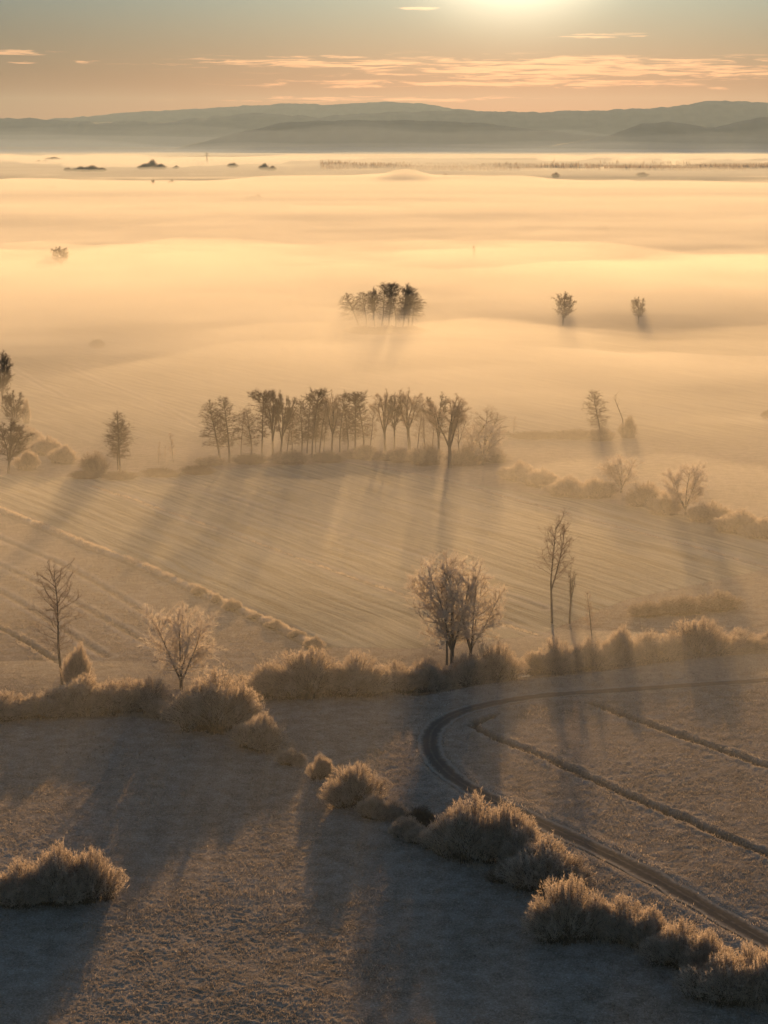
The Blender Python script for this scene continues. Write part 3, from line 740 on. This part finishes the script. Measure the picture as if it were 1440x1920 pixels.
def pylon():
    gx, gy, mpp = at(388, 306); hgt = 34.0; hw = 3.2
    sg = []
    def bar(a, b, r=.22): sg.append(np.array([*a, *b, r, r]))
    lv = [0, .3, .55, .75, 1.0]; wd = [1, .68, .42, .26, .08]
    for sx in (-1, 1):
        for sy in (-1, 1):
            for k in range(4): bar((sx * hw * wd[k], sy * hw * wd[k], lv[k] * hgt), (sx * hw * wd[k + 1], sy * hw * wd[k + 1], lv[k + 1] * hgt))
    for k in range(4):
        for sy in (-1, 1):
            bar((-hw * wd[k], sy * hw * wd[k], lv[k] * hgt), (hw * wd[k + 1], sy * hw * wd[k + 1], lv[k + 1] * hgt), .14); bar((hw * wd[k], sy * hw * wd[k], lv[k] * hgt), (-hw * wd[k + 1], sy * hw * wd[k + 1], lv[k + 1] * hgt), .14)
    m = plain_mat('galvanised_steel', (.16, .17, .17), (.24, .25, .25), 1.0, .6)
    r = bpy.data.objects.new('pylon', None); COL.objects.link(r); r.location = (gx, gy, -.3)
    tag(r, 'far steel pylon with crossarms standing in the mist strip', 'pylon')
    link('lattice_mast', mesh_from('lattice_mast', *join([tubes(np.array(sg), 4)]), m), r)
    for z, w in ((.72, 8.0), (.86, 6.0)):
        a = [np.array([-w, 0, z * hgt, w, 0, z * hgt, .3, .3]), np.array([-w, 0, z * hgt, 0, 0, z * hgt + 2.2, .18, .18]), np.array([w, 0, z * hgt, 0, 0, z * hgt + 2.2, .18, .18])]
        link('crossarm', mesh_from('crossarm', *join([tubes(np.array(a), 4)]), m), r)


pylon()

# nearer trees on the plain
T('bare1', 1035, 1168, 984, 78, 'tall bare tree with double trunk right of the big frosty tree')
T('pollard', 1068, 1168, 1074, 34, 'short pollarded tree beside the tall double-trunked one')
T('sapling0', 1110, 1197, 1108, 32, 'slim frosty young tree right of the pollarded tree')
T('willow0', 848, 1242, 1060, 160, 'big frosty tree with dark forked trunk above the road bend')
T('bare2', 838, 1246, 1062, 80, 'tall dark-limbed tree rising inside the big frosty tree')
T('willow1', 880, 1240, 1092, 120, 'frosty spreading tree leaning right of the big forked tree', lean=7)
T('bare0', 117, 1284, 1076, 106, 'tall bare tree standing over the hedge at left', lean=1)
T('bush2', 146, 1296, 1192, 58, 'tall pale frosty shrub right beside the tall bare left tree')
T('willow2', 340, 1294, 1153, 136, 'bright frost-white tree rising from the left hedge')
GH = 'frosty bushes of the hedge across the picture'
for x, b, t, w, k, l in [(10, 1345, 1290, 100, 'bush0', 'frosty hedge bush cut by the left edge below the tall bare tree'), (85, 1342, 1286, 100, 'bush1', 'frosty hedge bush under the tall bare left tree'), (150, 1335, 1262, 90, 'bush2', 'frosty hedge bush just right of the tall bare left tree'),
                         (205, 1335, 1272, 100, 'bush3', 'frosty hedge bush midway between the two left trees'), (272, 1332, 1262, 110, 'bush4', 'frosty hedge bush left of the frost-white tree'), (330, 1345, 1278, 80, 'bush0', 'frosty bush under the frost-white tree'),
                         (402, 1368, 1248, 125, 'bush1', 'tallest round frosty bush right of the frost-white tree'), (485, 1402, 1332, 78, 'bush2', 'small round frosty bush below the tallest hedge bush'),
                         (500, 1302, 1232, 100, 'bush3', 'left bush of the broad frosty hedge mid-left'), (580, 1302, 1214, 130, 'bush4', 'middle highest bush of the broad frosty hedge'), (662, 1296, 1216, 115, 'bush0', 'right large bush of the broad frosty hedge'), (738, 1288, 1226, 80, 'bush1', 'frosty bush between the broad hedge and big frosty tree'),
                         (800, 1280, 1215, 80, 'bush2', 'frosty bush at the left foot of the big frosty tree'), (870, 1275, 1205, 80, 'bush3', 'frosty bush at the right foot of the big frosty tree'), (930, 1268, 1190, 84, 'bush4', 'frosty bush right of the big frosty tree by the stream'),
                         (1040, 1248, 1178, 90, 'bush0', 'dark-based frosty bush below the double-trunked tree'), (1108, 1244, 1172, 90, 'bush1', 'frosty bush at the foot of the slim young tree'), (1162, 1236, 1148, 60, 'bush2', 'upright frosty bush left of the flat-topped hedge bush'),
                         (1218, 1230, 1154, 110, 'bush3', 'flat-topped bright frosty bush by the stream at right'), (1312, 1222, 1140, 110, 'bush4', 'frosty bush with ragged top near the right stream glint'), (1382, 1212, 1154, 90, 'bush0', 'dim frosty bush above the right stream glint'), (1440, 1205, 1160, 70, 'bush1', 'frosty bush above the stream, cut by right edge')]:
    T(k, x, b, t, w, l, group=GH)
for x, b, t, w, l in [(1215, 1152, 1112, 90, 'left part bush of the long smooth hedge on the right field'), (1280, 1148, 1098, 110, 'middle bush of the long smooth hedge on the right field'), (1350, 1140, 1090, 110, 'right end bush of the long smooth hedge on the field')]:
    T('shrub1', x, b, t, w, l, group='long smooth hedge on the right field')
GB = 'frosty bushes along the near ditch'
for x, b, t, w, k, l in [(600, 1458, 1408, 46, 'bush3', 'small frosty bush at upper end of the near ditch'), (668, 1505, 1413, 118, 'bush4', 'round golden frosty bush on the near ditch left of road bend'), (735, 1528, 1486, 60, 'bush0', 'low dark bush right below the round golden one'),
                         (790, 1545, 1492, 66, 'thicket0', 'dark brown bush left of the largest frosty bush'), (785, 1575, 1535, 60, 'bush2', 'low pale bush in front of the dark brown bush'), (880, 1610, 1458, 135, 'bush1', 'largest tall frosty bush beside the road'), (945, 1612, 1500, 120, 'bush3', 'frosty bush on right shoulder of the largest bush'),
                         (1020, 1662, 1558, 150, 'bush2', 'wide frosty bush below the largest, touching the road'), (940, 1650, 1600, 70, 'shrub0', 'low pale shrub in the shade of the largest bush'), (1065, 1758, 1640, 140, 'bush4', 'rounded frosty bush at left of the near pair'), (1165, 1755, 1668, 130, 'bush0', 'frosty bush right of the rounded one of the near pair'),
                         (1275, 1806, 1704, 130, 'bush1', 'rounded frosty bush third from lower right corner'), (1355, 1872, 1758, 160, 'bush3', 'broad frosty bush near the lower right corner'), (1445, 1880, 1765, 110, 'bush2', 'frosty bush cut by right edge at the lower corner')]:
    T(k, x, b, t, w, l, group=GB)
for x, b, t, w, k, l in [(845, 1600, 1500, 80, 'bush0', 'frosty bush on the left shoulder of the largest bush'), (985, 1630, 1535, 90, 'bush4', 'frosty bush filling between the largest and the wide bush'), (1075, 1662, 1600, 60, 'bush0', 'small frosty bush at the road side of the wide bush'),
                         (1112, 1752, 1665, 90, 'bush3', 'frosty bush wedged inside the near pair'), (1215, 1775, 1692, 90, 'bush2', 'frosty bush between the near pair and the rounded third'), (1325, 1825, 1735, 90, 'bush4', 'frosty bush just left of the broad corner bush'), (1405, 1850, 1752, 100, 'bush0', 'frosty bush behind the broad corner bush'),
                         (700, 1530, 1478, 60, 'bush2', 'frosty bush touching the lower right side of the round golden one'), (765, 1566, 1520, 60, 'bush4', 'frosty bush filling the gap left of the dark brown bush'), (822, 1590, 1530, 70, 'bush3', 'frosty bush between the low pale bush and the largest one'),
                         (545, 1432, 1398, 50, 'bush1', 'low frosty bush between two bushes at upper near ditch')]:
    T(k, x, b, t, w, l, group=GB)
GF = 'frosty bush clump alone on the near meadow'
for x, b, t, w, k, l in [(30, 1695, 1590, 120, 'bush0', 'left bush of the clump on the near meadow at left edge'), (105, 1692, 1580, 120, 'bush2', 'middle bush of the clump on the near meadow'), (168, 1688, 1584, 120, 'bush4', 'right bush of the clump on the near meadow')]:
    T(k, x, b, t, w, l, group=GF)
GR = 'frosty tufts along the field drain'
for x, b, t, w, l in [(370, 1112, 1090, 30, 'upper frosty tuft on the drain crossing the ploughed field'), (408, 1126, 1110, 26, 'tuft on the field drain just below the upper one'), (436, 1142, 1116, 36, 'bushiest frosty tuft midway along the field drain'), (475, 1158, 1142, 30, 'low tuft below the bushiest one on the field drain'),
                      (518, 1176, 1160, 34, 'tuft two thirds down the ploughed field drain'), (556, 1194, 1178, 34, 'low frosty tuft near lower end of the field drain'), (590, 1212, 1190, 34, 'lowest frosty tuft on the field drain by the hedge')]:
    T(['bush4', 'bush1', 'bush2'][int(x) % 3], x + (int(x) % 7) - 3, b, t + (b - t) * .25 * (int(x) % 2), w * (.7 + .2 * (int(x) % 3)), l, name='frosty_tuft', cat='tuft', group=GR)

# ------------------------------------------------------------------ ground cover and the far wood
def grass():
    rng = np.random.default_rng(77); n = 420000
    d = 205 + 265 * rng.uniform(0, 1, n) ** .9; x = rng.uniform(-.235, .235, n) * d
    keep = vnoise(x / 2.2, d / 1.8, 81) * .6 + vnoise(x / .7, d / .7, 82) * .4 > rng.uniform(.30, .75, n)
    keep &= poly_dist(x, d, ROAD) > 2.6
    keep &= ~inside(x, d, FIELD) & (np.abs(poly_dist(x, d, STREAM)) > 2.8)
    for q in DITCH: keep &= poly_dist(x, d, q) > .7
    x, d = x[keep], d[keep]; n = len(x)
    P = np.stack([x, d, base_h(x, d) + .02], 1)
    D = unit(rng.normal(size=(n, 3)) * np.array([.6, .6, .2]) + np.array([0, 0, .9]))
    tall = .22 + .35 * vnoise(x / 9, d / 9, 83) ** 2
    me = mesh_from('grass', *join([slivers(P, D, tall * rng.uniform(.6, 1.3, n), rng.uniform(.05, .11, n), rng)]), M_GRASS)
    link('grass', me, kind='stuff', label='frosted tussocky grass on the near meadows')


M_GRASS = twig_mat('frosted_grass', (.16, .12, .085), (.50, .43, .37), .4)
grass()


def reeds():
    rng = np.random.default_rng(78); Ps = []; Hs = []
    hedge = [wline([(-30, 1350), (150, 1340), (330, 1346), (410, 1368), (500, 1402), (600, 1456), (740, 1530), (830, 1590), (920, 1632), (1010, 1664), (1100, 1745), (1210, 1775), (1300, 1812), (1370, 1865), (1480, 1900)]),
             wline([(440, 1308), (560, 1302), (740, 1290), (930, 1270), (1040, 1250), (1220, 1232), (1460, 1208)])]
    for line, n, sig, ht in [(BANK[0], 44000, 1.1, 1.15), (DITCH[0], 3000, 1.7, .3), (DITCH[1], 2000, 1.7, .3), (DITCH[2], 2000, 1.5, .4), (STREAM, 9000, 3.4, .8), (ROAD, 9000, 2.7, .38),
                             (hedge[0], 30000, 1.6, 1.0), (hedge[1], 20000, 1.8, 1.0), (LINES[0], 6000, 1.0, .45), (LINES[1], 7000, 1.0, .45)]:
        P = np.array(line); seg = np.linalg.norm(np.diff(P, axis=0), axis=1); k = rng.choice(len(seg), n, p=seg / seg.sum()); f = rng.uniform(0, 1, n)[:, None]
        q = P[k] * (1 - f) + P[k + 1] * f; T_ = (P[k + 1] - P[k]) / seg[k][:, None]; Nn = np.stack([-T_[:, 1], T_[:, 0]], 1)
        off = sig * .42 * rng.normal(size=n) if line is BANK[0] or line in hedge or line in LINES else sig * (1 + .22 * rng.normal(size=n)) * rng.choice((-1, 1), n)
        q = q + Nn * off[:, None]
        m = vnoise(q[:, 0] / 2.6, q[:, 1] / 2.6, 131) * .6 + vnoise(q[:, 0] / .9, q[:, 1] / .9, 132) * .4
        keep = m > rng.uniform(.25, .62, n); q = q[keep]; m = m[keep]
        if line is not ROAD: kk = poly_dist(q[:, 0], q[:, 1], ROAD) > 2.1; q = q[kk]; m = m[kk]
        Ps.append(np.stack([q[:, 0], q[:, 1], base_h(q[:, 0], q[:, 1]) - .1], 1)); Hs.append(ht * rng.uniform(.5, 1.2, len(q)) * (.35 + 1.1 * m ** 1.5))
    P = np.concatenate(Ps); h = np.concatenate(Hs) + .1; n = len(P)
    D = unit(rng.normal(size=(n, 3)) * np.array([.38, .38, .2]) + np.array([0, 0, 1]))
    me = mesh_from('reeds', *join([slivers(P, D, h, rng.uniform(.05, .12, n), rng)]), M_FROST)
    link('reeds', me, kind='stuff', label='frosted reeds and weeds along ditches, hedges and the stream')


reeds()


def far_wood():
    rng = np.random.default_rng(91); n = 15000
    d = rng.uniform(5300, 6300, n); u = rng.uniform(-.03, .21, n)
    x = u * d; dens = fbm(x / 260, d / 200, 3, 92)
    keep = dens + .12 * sstep(-.01, .03, u) > rng.uniform(-.12, .30, n); x, d = x[keep], d[keep]; n = len(x)
    hh = (6 + 16 * np.clip(fbm(x / 170, d / 260, 4, 93) + .25, 0, 1)) * rng.uniform(.6, 1.15, n)
    P = np.stack([x, d, np.full(n, -.5)], 1); D = unit(rng.normal(size=(n, 3)) * .16 + np.array([0, 0, 1]))
    me = mesh_from('far_wood', *join([slivers(P, D, hh, rng.uniform(2, 6, n), rng)]), M_RIME)  # pale twig colour stands in for haze missing over the wood
    link('far_wood', me, kind='stuff', label='long grey wood in the distance behind the mist')


far_wood()

# ------------------------------------------------------------------ mist and haze
MIST_N = []
MIST_LABELS = ['thick bright mist lying low over the far plain', 'shallower mist above the thick layer round the misty copse', 'thin veil of golden mist over the whole middle distance', 'thin mist among the far trees below the hills',
               'drifting wisps of mist across the bright far plain', 'low wisps of mist near the long tree row', 'grey mist along the very foot of the hills', 'pale mist rising to the lower hill slopes', 'faint mist veiling the middle of the hills',
               'bluish mist in the valleys between the ridges', 'golden ground mist over the ploughed field and middle hedge']


def mist(name, hfun, density, g, color, y0, y1, ny=220, umax=.34, nu=160, bottom=-3.0, label=None, thick=None):
    inv = np.linspace(1 / y0, 1 / y1, ny); y = 1 / inv; u = np.linspace(-umax, umax, nu)
    Y, U = np.meshgrid(y, u, indexing='ij'); X = U * Y
    Z = np.maximum(hfun(X, Y), bottom + .2)
    nr, nc = Y.shape; nv = nr * nc
    Vt = np.stack([X, Y, Z], -1).reshape(-1, 3); Vb = Vt.copy(); Vb[:, 2] = bottom if thick is None else (Z - 2 * thick(X, Y) - .03).ravel()
    q = grid_faces(nr, nc)
    ids = np.arange(nv).reshape(nr, nc)
    def wall(a): return np.stack([a[:-1], a[:-1] + nv, a[1:] + nv, a[1:]], 1)
    F_ = np.concatenate([q, (q + nv)[:, ::-1], wall(ids[0]), wall(ids[-1][::-1]), wall(ids[:, 0][::-1]), wall(ids[:, -1])])
    me = mesh_faces(name, np.concatenate([Vt, Vb]), F_, volume_mat(name, color, density, g))
    MIST_N.append(1)
    return link(name, me, kind='stuff', label=MIST_LABELS[len(MIST_N) - 1])


def bands(X, Y, on, levels):
    """top of the mist in the distance : banks with clear gaps between them, edges wandering"""
    Yw = Y * (1 + .30 * fbm(X / 650, Y / 2600, 4, 71) + .08 * fbm(X / 160, Y / 700, 3, 73))
    return np.interp(Yw, on, levels)


def h_low(X, Y):
    """thick mist hugging the plain"""
    big = fbm(X / 260, Y / 420, 4, 51)
    h = -2.0 + 9 * sstep(700, 1250, Y) + 9 * big * sstep(430, 900, Y) + 1.6 * fbm(X / 45, Y / 120, 3, 53) * sstep(430, 800, Y) + 2.5 * sstep(430, 640, Y)
    for cx_, cy_, sx_, sy_, am in ((160, 975, 105, 85, -9), (-112, 800, 50, 110, -7), (35, 775, 55, 60, 4), (-10, 985, 42, 62, -4), (2, 1080, 40, 75, -5)):
        h = h + am * np.exp(-((X - cx_) / sx_) ** 2 - ((Y - cy_) / sy_) ** 2)
    far = bands(X, Y, [2400, 3000, 3700, 4250, 4700, 6500, 6900, 8200, 9000, 12000], [12, 9, 11, 10, -4, -4, 6, 6, -4, -4])
    f = sstep(2000, 3000, Y)
    h = h * (1 - f) + f * (far + 6 * fbm(X / 700, Y / 300, 4, 57))
    patch = 7.5 * np.exp(-((X - 50) / 30) ** 2 - ((Y - 380) / 24) ** 2) + 5.0 * np.exp(-((X - 8) / 26) ** 2 - ((Y - 402) / 22) ** 2) + 5.0 * np.exp(-((X + 60) / 40) ** 2 - ((Y - 372) / 14) ** 2)
    hill = 22 * np.exp(-((X - 40) / 55) ** 2 - ((Y - 3950) / 160) ** 2)
    return h + patch + hill


def h_mid(X, Y):
    near = -2 + 6 * sstep(330, 560, Y) + 10 * sstep(480, 1000, Y) + 9 * fbm(X / 220, Y / 380, 4, 61) * sstep(430, 800, Y) + 1.5 * fbm(X / 40, Y / 110, 3, 62) * sstep(430, 800, Y) - 6 * np.exp(-((X - 160) / 110) ** 2 - ((Y - 970) / 90) ** 2) - 5 * np.exp(-((X - 2) / 40) ** 2 - ((Y - 1075) / 80) ** 2)
    far = bands(X, Y, [2400, 3400, 4200, 4800, 6400, 7000, 8400, 9300, 11000], [17, 14, 11, -5, -5, 8, 8, -5, -5])
    f = sstep(2000, 3200, Y)
    return near * (1 - f) + f * (far + 3 * fbm(X / 1200, Y / 400, 3, 63))


def h_top(X, Y):
    return 3 + 21 * sstep(225, 400, Y) + 7 * sstep(600, 1400, Y) - 13 * np.exp(-((X - 160) / 120) ** 2 - ((Y - 970) / 110) ** 2) - 9 * np.exp(-((X + 112) / 55) ** 2 - ((Y - 800) / 120) ** 2) - 33 * sstep(900, 2300, Y) + 11 * fbm(X / 130, Y / 190, 4, 67) * sstep(270, 420, Y)


AIR = (.96, .94, .90)
mist('mist', h_low, .0080, .22, AIR, 300, 9500)
mist('mist', h_mid, .0036, .22, AIR, 300, 9600)
mist('mist', h_top, .00098, .45, AIR, 212, 9700)
mist('mist', lambda X, Y: -2 + 10 * sstep(3200, 4600, Y) * sstep(10500, 8500, Y) + 5 * fbm(X / 500, Y / 700, 4, 101) * sstep(3600, 4600, Y), 1.9e-3, .2, (.90, .93, .93), 3000, 11000, ny=70)
def wisp(X, Y): return 1.9 * np.clip(fbm(X / 420, Y / 150, 4, 111) + .02, 0, 1) * sstep(640, 900, Y) * sstep(4400, 3600, Y)


def wisp_low(X, Y): return 1.6 * np.clip(fbm(X / 160, Y / 75, 4, 117) - .05, 0, 1) * sstep(470, 620, Y) * sstep(1500, 1100, Y)


mist('mist', lambda X, Y: 13 + 2 * fbm(X / 700, Y / 500, 2, 113) + wisp(X, Y), .011, .22, AIR, 600, 4500, thick=wisp)
mist('mist', lambda X, Y: 6 + 2 * fbm(X / 300, Y / 200, 2, 119) + wisp_low(X, Y), .013, .22, AIR, 450, 1550, thick=wisp_low)
for top, rough, dens in ((20, 12, 5e-4), (46, 34, 2.4e-4), (85, 70, 1.5e-4)):
    mist('mist', lambda X, Y: -2 + top * sstep(8200, 9100, Y) + rough * fbm(X / 800, Y / 900, 4, 121 + int(top)) * sstep(8300, 9100, Y), dens, .05, (.64, .79, 1.0), 8100, 10150 - top, ny=50)
mist('mist', lambda X, Y: -2 + 70 * sstep(8800, 11500, Y) + 22 * fbm(X / 2500, Y / 2500, 3, 99) * sstep(9300, 11000, Y), 7e-5, .1, (.58, .77, 1.0), 8600, 17500, ny=60)


def h_near(X, Y):
    return -2 + 15 * sstep(335, 410, Y) * sstep(660, 500, Y) + 10 * fbm(X / 75, Y / 120, 4, 141) * sstep(345, 420, Y)


mist('mist', h_near, .0007, .5, AIR, 310, 720, ny=160)


def haze_box():
    x, y0, y1, z0, z1 = 30000, -800, 21000, -6, 420
    V = np.array([(a, b, c) for c in (z0, z1) for b in (y0, y1) for a in (-x, x)], float)
    q = np.array([(0, 2, 3, 1), (4, 5, 7, 6), (0, 1, 5, 4), (2, 6, 7, 3), (0, 4, 6, 2), (1, 3, 7, 5)])
    tag(link('haze', mesh_faces('haze', V, q, volume_mat('haze', (.56, .77, 1.0), 2.5e-5, .28)), kind='stuff'), 'faint pale haze filling the air of the whole valley')


haze_box()
